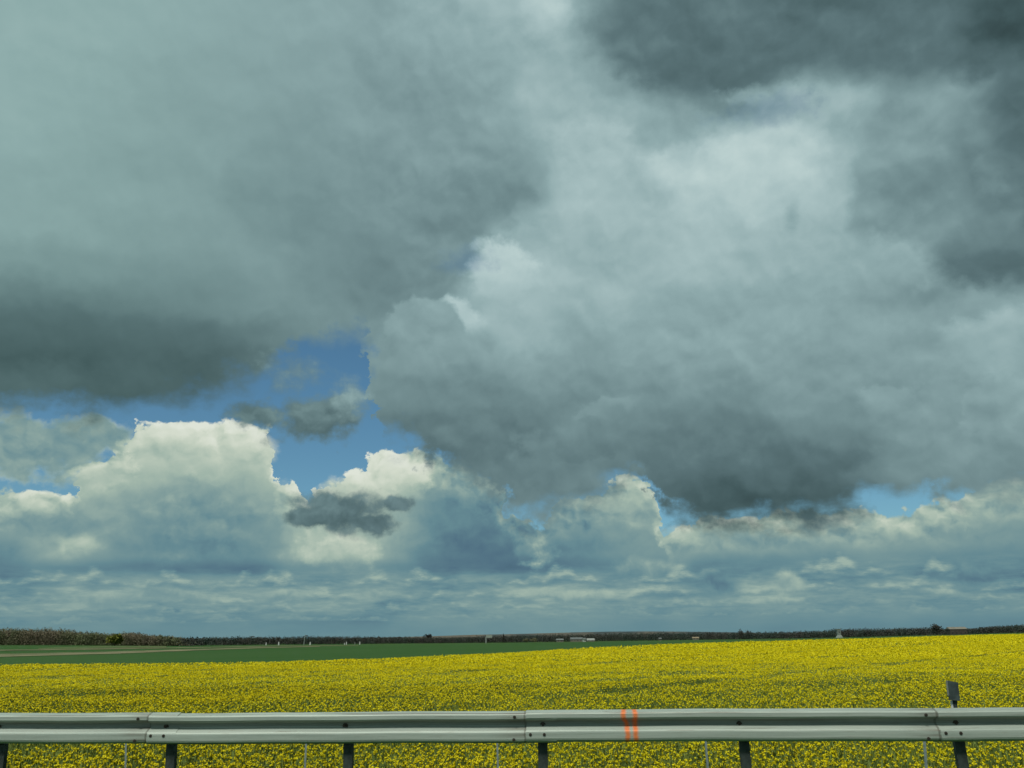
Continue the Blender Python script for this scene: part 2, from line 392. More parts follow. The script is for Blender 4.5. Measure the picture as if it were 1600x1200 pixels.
PUFFS_BACK = [((60, 695, 150, 58, .60), dict(soft=0.5, rough=0.6, lo=.56)),
              ((150, 670, 80, 30, .60), dict(soft=0.5, rough=0.6, lo=.56)),
              ((520, 862, 78, 36, .80), dict(soft=0.7, rough=0.45, tones=LOW_TONES, lo=.66)),
              ((125, 850, 42, 26, .76), dict(soft=0.9, rough=0.4, tones=LOW_TONES, lo=.62)),
              ((1000, 888, 62, 18, .62), dict(soft=0.9, rough=0.4, tones=LOW_TONES, lo=.52)),
              ((870, 928, 105, 14, .68), dict(soft=0.8, rough=0.35, tones=LOW_TONES, lo=.56)),
              ((215, 935, 140, 18, .63), dict(soft=0.9, rough=0.35, tones=LOW_TONES, lo=.55)),
              ((440, 926, 60, 13, .64), dict(soft=0.9, rough=0.35, tones=LOW_TONES, lo=.55)),
              ((590, 928, 45, 14, .64), dict(soft=0.9, rough=0.35, tones=LOW_TONES, lo=.55)),
              ((1235, 908, 42, 20, .68), dict(soft=0.7, rough=0.4, tones=LOW_TONES, lo=.58)),
              ((1225, 936, 60, 11, .66), dict(soft=0.8, rough=0.35, tones=LOW_TONES, lo=.55)),
              ((1460, 930, 60, 9, .64), dict(soft=0.9, rough=0.35, tones=LOW_TONES, lo=.55)),
              ((1130, 845, 75, 22, .64), dict(soft=0.9, rough=0.4, tones=LOW_TONES, lo=.57)),
              ((1530, 900, 70, 26, .50), dict(soft=0.9, rough=0.4, tones=LOW_TONES, lo=.44)),
              ((1110, 905, 55, 30, .51), dict(soft=0.9, rough=0.4, tones=LOW_TONES, lo=.45)),
              ((848, 862, 26, 16, .70), dict(soft=1.3, rough=1.0)), ((826, 882, 24, 9, .64), dict(soft=1.3, rough=1.0)),
              ((320, 800, 150, 82, .59), dict(soft=0.9, rough=0.4, lo=.50)), ((90, 815, 90, 28, .57), dict(soft=0.9, rough=0.4, lo=.51)),
              ((165, 742, 62, 24, .80), dict(soft=0.7, rough=0.5, lo=.66)), ((255, 695, 62, 34, .85), dict(soft=0.7, rough=0.5, lo=.68)),
              ((385, 705, 52, 42, .84), dict(soft=0.7, rough=0.5, lo=.66)), ((300, 745, 70, 20, .72), dict(soft=0.9, rough=0.6, lo=.62)),
              ((640, 738, 46, 34, .90), dict(soft=0.6, rough=0.5, lo=.76)), ((560, 768, 58, 22, .86), dict(soft=0.6, rough=0.5, lo=.72)),
              ((985, 790, 40, 40, .70), dict(soft=0.9, rough=0.6, lo=.60)), ((1085, 832, 60, 14, .72), dict(soft=0.9, rough=0.6, lo=.62))]
PUFFS_NEAR = [((500, 650, 84, 48, .49), dict(soft=0.8, rough=0.8, lo=.43)),
              ((405, 645, 60, 20, .47), dict(soft=0.7, rough=0.7)),
              ((455, 578, 70, 40, .58), dict(soft=1.4, rough=0.9, lo=.54)), ((548, 618, 42, 34, .60), dict(soft=1.6, rough=1.1, lo=.55)),
              ((535, 803, 82, 36, .47), dict(soft=0.6, rough=0.55, lo=.43)),
              ((490, 812, 50, 20, .46), dict(soft=0.5, rough=0.6, lo=.44)),
              ((578, 818, 40, 18, .45), dict(soft=0.5, rough=0.6, lo=.43)),
              ((618, 794, 26, 15, .48), dict(soft=0.8, rough=1.2))]
g, bg, col, nt, world, uv = build_world()
boost = g.mixc(1.0, col, (1.0, 1.0, 1.0), 'MULTIPLY')
sc = nt.nodes.new('ShaderNodeVectorMath'); sc.operation = 'SCALE'; sc.inputs['Scale'].default_value = 16.0
nt.links.new(col.o, sc.inputs[0])
nt.links.new(sc.outputs[0], bg.inputs['Color'])
wout = nt.nodes.new('ShaderNodeOutputWorld'); nt.links.new(bg.outputs[0], wout.inputs[0])
world.cycles.sampling_method = 'MANUAL'; world.cycles.sample_map_resolution = 256

sun_data = bpy.data.lights.new("sun", 'SUN'); sun_data.energy = 2.4; sun_data.angle = math.radians(11); sun_data.color = (1.0, 0.97, 0.86)
sun = bpy.data.objects.new("sun", sun_data); scene.collection.objects.link(sun)
sd = Vector((math.sin(SUN_AZ) * math.cos(SUN_EL), math.cos(SUN_AZ) * math.cos(SUN_EL), math.sin(SUN_EL)))
sun.rotation_euler = sd.to_track_quat('Z', 'Y').to_euler()

# ================================================================= helpers
rng = np.random.default_rng(11)
random.seed(5)
COL = scene.collection


def hit(px, py, zfun=None):
    """where the line of sight through a view point meets the terrain"""
    d = ray(px, py); s = d.x / d.y; k = d.z / d.y
    lo = 12.0
    for yy in np.geomspace(12, 9000, 900):
        if k * yy <= (zfun or terrain)(s * yy, yy): return Vector((s * yy, yy, (zfun or terrain)(s * yy, yy)))
    return Vector((s * 9000, 9000, terrain(s * 9000, 9000)))


def mat(name, base, rough=0.9, metal=0.0, vary=0.25, scale=3.0, second=None, spec=0.3, bump=0.0, bump_scale=40.0, detail=5):
    """procedural surface: base colour broken up by noise"""
    m = bpy.data.materials.new(name); m.use_nodes = True
    nt_ = m.node_tree; b = nt_.nodes['Principled BSDF']; G = Graph(nt_)
    tc = nt_.nodes.new('ShaderNodeTexCoord')
    n = G.noise(Sock(G, tc.outputs['Object']), scale, detail, 0.6)
    s2 = second or tuple(c * (1 - vary) for c in base)
    c = G.mixc(G.step(n, 0.36, 0.64), base, s2)
    nt_.links.new(c.o, b.inputs['Base Color'])
    b.inputs['Roughness'].default_value = rough; b.inputs['Metallic'].default_value = metal
    b.inputs['Specular IOR Level'].default_value = spec
    if bump:
        n2 = G.noise(Sock(G, tc.outputs['Object']), bump_scale, 6, 0.6)
        bn = nt_.nodes.new('ShaderNodeBump'); bn.inputs['Strength'].default_value = bump
        nt_.links.new(n2.o, bn.inputs['Height']); nt_.links.new(bn.outputs[0], b.inputs['Normal'])
    return m


def mesh_obj(name, verts, faces, m, parent=None, smooth=False):
    me = bpy.data.meshes.new(name)
    if isinstance(verts, np.ndarray):
        nf, k = faces.shape
        me.vertices.add(len(verts)); me.vertices.foreach_set('co', verts.astype(np.float32).ravel())
        me.loops.add(nf * k); me.loops.foreach_set('vertex_index', faces.astype(np.int32).ravel())
        me.polygons.add(nf); me.polygons.foreach_set('loop_start', np.arange(0, nf * k, k, dtype=np.int32))
        me.polygons.foreach_set('loop_total', np.full(nf, k, dtype=np.int32))
        me.update(calc_edges=True)
    else:
        me.from_pydata(verts, [], faces)
    for mm in (m if isinstance(m, (list, tuple)) else [m]): me.materials.append(mm)
    if smooth: me.polygons.foreach_set('use_smooth', np.ones(len(me.polygons), dtype=bool))
    me.update()
    o = bpy.data.objects.new(name, me); COL.objects.link(o)
    if parent: o.parent = parent
    return o


def thing(name, label, cat, loc, rz=0.0, group=None):
    o = bpy.data.objects.new(name, None); COL.objects.link(o); o.empty_display_size = 0.2
    o.location = loc; o.rotation_euler = (0, 0, rz); o['label'] = label; o['category'] = cat
    if group: o['group'] = group
    return o


def box(x0, x1, y0, y1, z0, z1):
    v = [(x, y, z) for z in (z0, z1) for y in (y0, y1) for x in (x0, x1)]
    f = [(0, 2, 3, 1), (4, 5, 7, 6), (0, 1, 5, 4), (2, 6, 7, 3), (0, 4, 6, 2), (1, 3, 7, 5)]
    return v, f


def join(*parts):
    V, Fc = [], []
    for v, f in parts:
        k = len(V); V += list(v); Fc += [tuple(i + k for i in q) for q in f]
    return V, Fc


def tube(p0, p1, r0, r1, n=8, cap=True):
    p0, p1 = Vector(p0), Vector(p1); d = (p1 - p0).normalized()
    a = d.orthogonal().normalized(); b = d.cross(a)
    V = [p + (a * math.cos(t) + b * math.sin(t)) * r for p, r in ((p0, r0), (p1, r1)) for t in [2 * math.pi * i / n for i in range(n)]]
    Fc = [(i, (i + 1) % n, n + (i + 1) % n, n + i) for i in range(n)]
    if cap: Fc += [tuple(range(n - 1, -1, -1)), tuple(range(n, 2 * n))]
    return [tuple(v) for v in V], Fc


# ================================================================= terrain
ROAD_Z, FIELD_Z = -1.5, -3.8


def rail_y(x): return 9.04 - 0.079 * x


S_T = [-1.6, -0.6, -0.40, -0.30, 0.0, 0.15, 0.37, 0.6, 1.6]
B_T = [-6.0, -4.2, -6.6, -9.8, -14.6, -14.3, -11.6, -7.6, -6.0]      # ground height at the wood
Y_T = [600, 575, 600, 900, 1200, 1200, 1000, 900, 800]             # distance of the wood
F_S = [-1.5, -0.59, -0.29, -0.145, 0.0, 0.145, 0.29, 0.437, 0.585, 1.2]
F_Y = [88, 88, 85, 92, 112, 151, 182, 211, 262, 420]               # far edge of the rape field


def terrain(x, y):
    ry = 9.04 - 0.079 * max(-60.0, min(60.0, x))
    if y < ry + 0.9: return ROAD_Z - 0.05
    if y < ry + 5.5:
        t = (y - ry - 0.9) / 4.6
        t = t * t * (3 - 2 * t)
        return ROAD_Z - 0.05 + (FIELD_Z - ROAD_Z + 0.05) * t
    s = x / max(y, 20.0)
    f = float(np.interp(s, F_S, F_Y)); b = float(np.interp(s, S_T, B_T)); yb = float(np.interp(s, S_T, Y_T))
    und = 0.12 * math.sin(x * 0.045 + 1.0) * math.sin(y * 0.037)
    if y < f: return FIELD_Z + und * min(1, y / 60) * 0.5
    if y < yb: return FIELD_Z + (b - FIELD_Z) * (y - f) / (yb - f) + und * 0.5
    if y < yb + 60: return b + und * 0.5
    return b + und - (y - yb - 60) * 0.0048


def spaced(lo, hi, n, k):
    t = np.linspace(-1, 1, n)
    a = np.sinh(k * t) / math.sinh(k)
    return np.where(a < 0, -a * lo, a * hi)


xs = np.unique(np.concatenate([spaced(-7000, 7000, 181, 5.2), np.linspace(-60, 60, 61)]))
ys = np.unique(np.concatenate([np.linspace(-60, 8, 12), np.linspace(8, 16, 25), np.linspace(16, 400, 90), np.geomspace(400, 9000, 60)]))
GX, GY = np.meshgrid(xs, ys)
GZ = np.array([[terrain(x, y) for x in xs] for y in ys])
gv = np.stack([GX.ravel(), GY.ravel(), GZ.ravel()], 1)
nx = len(xs); idx = np.arange(len(gv)).reshape(len(ys), nx)
gf = np.stack([idx[:-1, :-1].ravel(), idx[:-1, 1:].ravel(), idx[1:, 1:].ravel(), idx[1:, :-1].ravel()], 1)
M_ground = bpy.data.materials.new("young_wheat_and_grass"); M_ground.use_nodes = True
G = Graph(M_ground.node_tree); bs = M_ground.node_tree.nodes['Principled BSDF']
tcg = M_ground.node_tree.nodes.new('ShaderNodeTexCoord'); og = Sock(G, tcg.outputs['Object'])
ox, oy, oz = G.sep(og)
n1 = G.noise(G.vec(ox * 0.01, oy * 0.004), 1.0, 5, 0.55)
n2 = G.noise(og, 2.0, 4, 0.7)
n3 = G.noise(G.vec(ox * 0.006, oy * 0.02, 4.0), 1.0, 3, 0.5)
cg = G.mixc(G.step(n1, 0.35, 0.65), (0.035, 0.105, 0.022), (0.050, 0.118, 0.030))
cg = G.mixc(G.step(n2, 0.3, 0.8) * 0.5, cg, (0.025, 0.07, 0.012))
rowd = G.noise(G.vec((ox * 0.69 - oy * 0.72) * 0.55, (ox * 0.72 + oy * 0.69) * 0.01, 2.0), 1.0, 4, 0.7)
cg = G.mixc(G.step(rowd, 0.42, 0.62) * 0.7, cg, (0.062, 0.115, 0.034))
cg = G.mixc(G.step(oy, 560, 900) * G.step(n3, 0.5, 0.62) * 0.6, cg, (0.10, 0.12, 0.045))
cg = G.mixc(G.step(oy, 1150, 2600), cg, G.mixc(G.step(n3, 0.42, 0.55), (0.05, 0.07, 0.06), (0.17, 0.14, 0.10)))
M_ground.node_tree.links.new(cg.o, bs.inputs['Base Color']); bs.inputs['Roughness'].default_value = 1.0; bs.inputs['Specular IOR Level'].default_value = 0.1
ground = mesh_obj("ground", gv, gf, M_ground, smooth=True); ground['kind'] = 'structure'

# road with its painted edge line, out of sight below the frame
M_asph = mat("asphalt", (0.052, 0.053, 0.054), 0.85, vary=0.25, scale=6, bump=0.3, bump_scale=120)
M_line = mat("road_paint", (0.6, 0.6, 0.57), 0.7, vary=0.2, scale=8)
rv = []
for x in (-80, 80): rv += [(x, -9.0 - 0.079 * x, ROAD_Z), (x, rail_y(x) - 1.0, ROAD_Z)]
road = mesh_obj("road", [rv[0], rv[2], rv[3], rv[1]], [(0, 1, 2, 3)], M_asph); road['kind'] = 'structure'
lv = [(-80, rail_y(-80) - 3.2, ROAD_Z + .004), (80, rail_y(80) - 3.2, ROAD_Z + .004), (80, rail_y(80) - 3.0, ROAD_Z + .004), (-80, rail_y(-80) - 3.0, ROAD_Z + .004)]
ln = mesh_obj("road_marking", lv, [(0, 1, 2, 3)], M_line); ln['kind'] = 'structure'


def strip(name, pts, m, kind='structure', dz=0.03):
    """a track or plot laid on the terrain; pts = (x, y of far edge, y of near edge) seen from the road"""
    V, Fc = [], []
    for i in range(len(pts) - 1):
        a, b = pts[i], pts[i + 1]
        for k in range(8):
            t = k / 8
            V += [hit(a[0] + (b[0] - a[0]) * t, a[1] + (b[1] - a[1]) * t), hit(a[0] + (b[0] - a[0]) * t, a[2] + (b[2] - a[2]) * t)]
    V += [hit(pts[-1][0], pts[-1][1]), hit(pts[-1][0], pts[-1][2])]
    V = [(v.x, v.y, v.z + dz * (1 + v.y / 150)) for v in V]
    for i in range(len(V) // 2 - 1): Fc.append((2 * i, 2 * i + 2, 2 * i + 3, 2 * i + 1)[::-1])
    o = mesh_obj(name, V, Fc, m); o['kind'] = kind
    return o


M_track = mat("dry_earth_track", (0.27, 0.235, 0.13), 1.0, vary=0.35, scale=0.08, second=(0.12, 0.13, 0.055))
M_fallow = mat("olive_fallow_strip", (0.115, 0.14, 0.04), 1.0, vary=0.3, scale=0.05, second=(0.075, 0.12, 0.035))
strip("path", [(-60, 1023.5, 1028.5), (80, 1020.6, 1024.8), (180, 1018.2, 1022.0), (300, 1014.6, 1016.9), (400, 1011.9, 1013.3), (500, 1009.9, 1010.6)], M_track)
strip("path", [(-60, 1016.3, 1017.6), (60, 1015.2, 1016.4), (180, 1013.4, 1014.6), (300, 1011.8, 1012.7), (440, 1009.2, 1009.9), (560, 1008.8, 1009.3)], M_track)
strip("field", [(60, 1013.0, 1014.8), (110, 1011.2, 1015.0), (160, 1009.8, 1013.0), (260, 1009.6, 1012.2)], M_fallow)
strip("path", [(1440, 992.3, 993.0), (1500, 990.2, 991.0), (1560, 988.4, 989.3), (1660, 986.2, 987.2)], M_track)

# ================================================================= rape field
FL_Z = FIELD_Z + 1.2
M_flower = bpy.data.materials.new("rape_blossom"); M_flower.use_nodes = True
G = Graph(M_flower.node_tree); bf = M_flower.node_tree.nodes['Principled BSDF']
geo = M_flower.node_tree.nodes.new('ShaderNodeNewGeometry'); gp = Sock(G, geo.outputs['Position'])
fn = G.noise(gp, 9.0, 2, 0.5); fn2 = G.noise(gp, 0.35, 3, 0.5)
cf = G.mixc(G.step(fn, 0.3, 0.7), (0.74, 0.62, 0.004), (0.84, 0.70, 0.008))
cf = G.mixc(G.step(fn2, 0.35, 0.75) * 0.35, cf, (0.58, 0.56, 0.01))
M_flower.node_tree.links.new(cf.o, bf.inputs['Base Color']); bf.inputs['Roughness'].default_value = 0.7; bf.inputs['Specular IOR Level'].default_value = 0.2
bf.inputs['Subsurface Weight'].default_value = 0.0
M_stem = mat("rape_leaf_and_stem", (0.19, 0.24, 0.045), 0.8, vary=0.4, scale=4.0, second=(0.14, 0.19, 0.05))

TRAM = math.radians(44)          # direction of the drilling and tramlines
tx, ty = math.sin(TRAM), math.cos(TRAM)


def vnoise(a, b, seed):
    """smooth value noise for placing plants"""
    r = np.random.default_rng(seed); T = r.random((256, 256))
    i = np.floor(a).astype(int); j = np.floor(b).astype(int); fa, fb = a - i, b - j
    fa = fa * fa * (3 - 2 * fa); fb = fb * fb * (3 - 2 * fb)
    g_ = lambda p, q: T[p % 256, q % 256]
    return (g_(i, j) * (1 - fa) + g_(i + 1, j) * fa) * (1 - fb) + (g_(i, j + 1) * (1 - fa) + g_(i + 1, j + 1) * fa) * fb


def density(x, y):
    al = x * tx + y * ty; ac = x * ty - y * tx
    d = 0.60 + 0.75 * (vnoise(al / 9 + 40, ac / 2.2 + 90, 3) - 0.5) + 0.7 * (vnoise(x / 1.3 + 300, y / 1.3 + 300, 4) - 0.5) + 0.4 * (vnoise(al / 45 + 9, ac / 12 + 33, 8) - 0.5)
    t = np.abs(((ac + 3.0 + 0.5 * vnoise(al / 14, ac * 0, 6)) % 21.0) - 1.0)
    d = np.where(t < 0.42, d * 0.25, d)
    return np.clip(np.where(y < 24, np.maximum(d, 0.42), d), 0.05, 1.0), t


def in_field(x, y, pad=0.0):
    s = x / y
    yf = np.interp(s, F_S, F_Y)
    return (y < yf - pad) & (y > 9.04 - 0.079 * x + 5.6)


def scatter(y0, y1, dens, smax=0.78):
    area = smax * (y1 * y1 - y0 * y0); n = int(area * dens)
    y = np.sqrt(rng.random(n) * (y1 * y1 - y0 * y0) + y0 * y0)
    x = (rng.random(n) * 2 - 1) * smax * y
    k = in_field(x, y); x, y = x[k], y[k]
    d, t = density(x, y)
    k = rng.random(len(x)) < d
    return x[k], y[k], d[k], t[k]


def rot_quads(c, size, up_bias, asp=1.0):
    """small randomly turned quads round the centres c"""
    n = len(c)
    nrm = rng.normal(size=(n, 3)); nrm[:, 2] = np.abs(nrm[:, 2]) + up_bias; nrm /= np.linalg.norm(nrm, axis=1)[:, None]
    a = np.cross(nrm, rng.normal(size=(n, 3))); a /= np.linalg.norm(a, axis=1)[:, None]
    b = np.cross(nrm, a)
    s = size[:, None] if isinstance(size, np.ndarray) else size
    q = np.stack([c + a * s, c + b * s * asp, c - a * s, c - b * s * asp], 1)
    return q.reshape(-1, 3)


def stalks(base, top, w):
    n = len(base)
    a = rng.normal(size=(n, 3)); a[:, 2] = 0; a /= np.linalg.norm(a, axis=1)[:, None]
    q = np.stack([base - a * w, base + a * w, top + a * w * .7, top - a * w * .7], 1)
    return q.reshape(-1, 3)


fq, sq = [], []
bands = [(13.5, 22, 100, 14, 0.034, 0.0155, 4), (22, 30, 72, 10, 0.036, 0.018, 3), (30, 46, 78, 6, 0.038, 0.022, 2), (46, 75, 48, 4, 0.050, 0.028, 1), (75, 125, 20, 3, 0.085, 0.048, 1), (125, 440, 6.0, 3, 0.17, 0.080, 1)]
for (y0, y1, dens, nq, rad, qs, ns) in bands:
    x, y, d, t = scatter(y0, y1, dens)
    n = len(x)
    h = FL_Z + rng.normal(size=n) * np.clip(0.085 * 30 / y, 0.02, 0.085) + 0.22 * np.clip(50 / y, 0.3, 1) * (vnoise(x / 2.5 + 9, y / 2.5 + 5, 12) - 0.5) - 0.25 * (t < 0.6) + 0.06 * np.sin(x * .05) * np.sin(y * .04)
    sz = 0.65 + 0.6 * rng.random(n)
    c = np.stack([x, y, h], 1)
    cc = np.repeat(c, nq, 0); r_ = rng.normal(size=(n * nq, 3)); r_ /= np.linalg.norm(r_, axis=1)[:, None]
    r_ *= (rng.random((n * nq, 1)) ** 0.5) * rad * np.repeat(sz, nq)[:, None]; r_[:, 2] *= 0.9
    fq.append(rot_quads(cc + r_, qs * (0.7 + 0.6 * rng.random(n * nq)), 0.4))
    cs = np.repeat(c, ns, 0); off = rng.normal(size=(n * ns, 3)) * np.array([0.07, 0.07, 0.03]) * (1 + rad * 8)
    off[:, 2] -= 0.10 + 0.16 * rng.random(n * ns)
    if ns > 1:
        tip = cs.copy(); tip[:, 2] -= 0.02
        base = cs + off * np.array([1.3, 1.3, 1.0]); base[:, 2] -= 0.35
        sq.append(stalks(base, tip, 0.006 + qs * 0.25))
    sq.append(rot_quads(cs + off, qs * 1.9 * (0.6 + 0.8 * rng.random(n * ns)), 0.3, 0.5))
fq = np.concatenate(fq); sq = np.concatenate(sq)
allv = np.concatenate([fq, sq]); nf_ = len(allv) // 4
allf = np.arange(len(allv)).reshape(-1, 4)
print("crop faces", nf_)
crop = mesh_obj("rapeseed_crop", allv, allf, [M_flower, M_stem])
mi = np.zeros(nf_, dtype=np.int32); mi[len(fq) // 4:] = 1
crop.data.polygons.foreach_set('material_index', mi)
crop['kind'] = 'stuff'; crop['label'] = 'rapeseed crop in full yellow flower filling the field behind the guardrail'; crop['category'] = 'crop'

# the closed leaf canopy below the blossoms
M_can = bpy.data.materials.new("rape_canopy"); M_can.use_nodes = True
G = Graph(M_can.node_tree); bc = M_can.node_tree.nodes['Principled BSDF']
geo = M_can.node_tree.nodes.new('ShaderNodeNewGeometry'); gp = Sock(G, geo.outputs['Position'])
px_, py_, pz_ = G.sep(gp)
al = px_ * tx + py_ * ty; ac = px_ * ty - py_ * tx
f1 = G.noise(gp, 7.0, 3, 0.7); f2 = G.noise(G.vec(al * 0.09, ac * 0.4), 1.0, 4, 0.6)
flow = G.step(f1 + (f2 - 0.5) * 0.7, 0.44, 0.58) * G.m('ADD', 0.22, G.step(py_, 30, 95) * 0.78)
ccan = G.mixc(flow, G.mixc(G.step(f2, 0.35, 0.65), (0.13, 0.165, 0.03), (0.09, 0.135, 0.028)), (0.68, 0.57, 0.006))
M_can.node_tree.links.new(ccan.o, bc.inputs['Base Color']); bc.inputs['Roughness'].default_value = 0.9; bc.inputs['Specular IOR Level'].default_value = 0.15
S_ = np.linspace(-1.15, 1.15, 161)
cv_, rows = [], 110
for k in range(rows):
    for s in S_:
        yf = float(np.interp(s, F_S, F_Y)) - 0.3
        y0 = (9.04 + 5.8) / (1 + 0.079 * s)
        yy = y0 + (yf - y0) * (k / (rows - 1)) ** 1.8
        xx = s * yy
        z = FL_Z - 0.24 + 0.07 * math.sin(xx * 1.7) * math.sin(yy * 1.3) + 0.06 * math.sin(xx * .05) * math.sin(yy * .04)
        if k == rows - 1: z = FIELD_Z
        cv_.append((xx, yy, z))
cv_ = np.array(cv_); ii = np.arange(len(cv_)).reshape(rows, len(S_))
cf_ = np.stack([ii[:-1, :-1].ravel(), ii[:-1, 1:].ravel(), ii[1:, 1:].ravel(), ii[1:, :-1].ravel()], 1)
can = mesh_obj("rapeseed_leaves", cv_, cf_, M_can, smooth=True)
can['kind'] = 'stuff'; can['label'] = 'green leaf layer of the rapeseed crop under its yellow flowers'; can['category'] = 'crop'

# ================================================================= guardrail
LEN = math.hypot(1, 0.079); TH = math.atan(-0.079)
PROFILE = [(0.083, 0.0), (0.074, -0.004), (0.036, -0.014), (0.009, -0.022), (0.0, -0.034), (0.0, -0.070), (0.006, -0.080), (0.040, -0.093), (0.070, -0.104),
           (0.082, -0.116), (0.084, -0.136), (0.079, -0.149), (0.050, -0.166), (0.012, -0.190), (0.002, -0.203), (0.0, -0.215), (0.0, -0.268), (0.006, -0.285), (0.030, -0.302), (0.052, -0.310)]
M_galv = bpy.data.materials.new("weathered_galvanised_steel"); M_galv.use_nodes = True
G = Graph(M_galv.node_tree); bg_ = M_galv.node_tree.nodes['Principled BSDF']
tcs = M_galv.node_tree.nodes.new('ShaderNodeTexCoord'); os_ = Sock(G, tcs.outputs['Object']); sx, sy, sz_ = G.sep(os_)
a1 = G.noise(G.vec(sx * 0.5, sy * 8.0, sz_ * 16.0), 1.5, 6, 0.6)
a2 = G.noise(G.vec(sx * 2.0, sy * 20, sz_ * 70.0), 1.0, 5, 0.65)
a3 = G.noise(os_, 28.0, 4, 0.6)
gc = G.mixc(G.step(a1, 0.3, 0.7), (0.47, 0.53, 0.475), (0.35, 0.41, 0.365))
gc = G.mixc(G.step(a3, 0.3, 0.8) * 0.25, gc, (0.46, 0.51, 0.46))
gc = G.mixc(G.step(a2, 0.56, 0.70) * 0.55, gc, (0.20, 0.17, 0.13))          # streaks of grime
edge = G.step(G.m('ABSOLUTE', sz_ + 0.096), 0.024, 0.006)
gc = G.mixc(edge * G.step(a1, 0.3, 0.6) * 0.55, gc, (0.17, 0.13, 0.10))      # patchy brown shade painted in under the upper ridge
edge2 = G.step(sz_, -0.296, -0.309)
gc = G.mixc(edge2 * 0.8, gc, (0.08, 0.08, 0.06))  # shaded underside of the bottom edge, darkened in the colour
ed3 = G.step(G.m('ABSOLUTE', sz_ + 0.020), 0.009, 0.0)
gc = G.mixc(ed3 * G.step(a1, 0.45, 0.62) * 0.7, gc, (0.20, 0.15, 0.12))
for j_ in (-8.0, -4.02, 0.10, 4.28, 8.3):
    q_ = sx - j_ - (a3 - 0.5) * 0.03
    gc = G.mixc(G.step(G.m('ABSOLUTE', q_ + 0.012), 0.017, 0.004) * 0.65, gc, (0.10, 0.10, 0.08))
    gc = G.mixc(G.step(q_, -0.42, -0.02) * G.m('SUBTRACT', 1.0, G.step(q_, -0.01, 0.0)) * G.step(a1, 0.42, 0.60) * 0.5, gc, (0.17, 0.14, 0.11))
gc = G.mixc(G.step(G.m('ABSOLUTE', sz_ + 0.124), 0.026, 0.012) * 0.55, gc, (0.17, 0.19, 0.165))     # valley shade, painted into the steel colour
# two strokes of orange marking paint
wob = (G.noise(G.vec(sz_ * 11.0, 3.0, 1.0), 1.0, 2, 0.5) - 0.5) * 0.10 + (a3 - 0.5) * 0.012
s1 = G.m('ABSOLUTE', sx - 1.125 - wob - G.step(sz_, -0.085, -0.13) * 0.026)
s2 = G.m('ABSOLUTE', sx - 1.238 + wob * 0.5)
w1 = G.step(s1, 0.042, 0.006); w2 = G.step(s2, 0.042, 0.006)
pm = G.m('MAXIMUM', w1, w2) * G.m('SUBTRACT', 1.0, G.step(a3, 0.55, 0.75) * 0.45)
gc = G.mixc(pm * 0.85, gc, (0.95, 0.20, 0.02))
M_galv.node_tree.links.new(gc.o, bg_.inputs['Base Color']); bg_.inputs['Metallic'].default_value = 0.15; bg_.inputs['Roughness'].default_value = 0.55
bn = M_galv.node_tree.nodes.new('ShaderNodeBump'); bn.inputs['Strength'].default_value = 0.15; bn.inputs['Distance'].default_value = 0.01
M_galv.node_tree.links.new(a2.o, bn.inputs['Height']); M_galv.node_tree.links.new(bn.outputs[0], bg_.inputs['Normal'])
M_bolt = mat("rusty_bolt_steel", (0.10, 0.085, 0.07), 0.6, 0.5, vary=0.5, scale=60)
M_post = mat("dark_weathered_post_steel", (0.055, 0.072, 0.068), 0.75, 0.1, vary=0.35, scale=14, bump=0.1)
M_white = mat("dull_white_paint", (0.62, 0.64, 0.62), 0.7, vary=0.2, scale=2)

RAIL_TOP = -0.80
gr = thing("guardrail", "galvanised steel W-beam guardrail with orange paint strokes running between road and yellow field", "guardrail", (0, 9.04, RAIL_TOP), TH)
BOT = ROAD_Z - 0.05 - RAIL_TOP


def beam(x0, x1, lift, fwd):
    n = max(2, int((x1 - x0) / 0.1)); V, Fc = [], []
    m = len(PROFILE)
    for i in range(n + 1):
        x = x0 + (x1 - x0) * i / n
        sag = 0.0025 * math.sin(x * 1.3 + lift * 900) + 0.0015 * math.sin(x * 4.1)
        for (py, pz) in PROFILE: V.append((x, py - fwd + 0.0, pz + lift + sag))
    T = 0.004
    k0 = len(V)
    for i in range(n + 1):
        x = x0 + (x1 - x0) * i / n
        sag = 0.0025 * math.sin(x * 1.3 + lift * 900) + 0.0015 * math.sin(x * 4.1)
        for (py, pz) in PROFILE: V.append((x, py - fwd + T, pz + lift + sag))
    for i in range(n):
        for j in range(m - 1):
            a = i * m + j
            Fc.append((a, a + m, a + m + 1, a + 1)); Fc.append((k0 + a, k0 + a + 1, k0 + a + m + 1, k0 + a + m))
        Fc.append((i * m, k0 + i * m, k0 + i * m + m, i * m + m))
        e = i * m + m - 1
        Fc.append((e, e + m, k0 + e + m, k0 + e))
    for e in (0, n * m):
        for j in range(m - 1): Fc.append((e + j, e + j + 1, k0 + e + j + 1, k0 + e + j))
    return V, Fc


# four-metre panels, each lapping over the one to its left
joints = [-12.0, -8.0, -4.02, 0.10, 4.28, 8.3, 12.3]
for i in range(len(joints) - 1):
    v, f = beam(joints[i], joints[i + 1] + 0.32, [0.0, 0.004, -0.004, 0.006, 0.001, 0.0][i], 0.0)
    # the lap: the left end of every panel sits in front of its neighbour
    v = [(x, y - 0.006 * max(0.0, 1 - (x - joints[i]) / 0.9), z) for x, y, z in v]
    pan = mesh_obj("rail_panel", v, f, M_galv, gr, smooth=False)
    if i == 3: pan['label'] = 'rail panel crossed by two strokes of orange marking paint'
post_x = [-9.8, -7.7, -5.76, -3.81, -1.83, 0.265, 2.35, 4.49, 6.4, 8.5, 10.5]


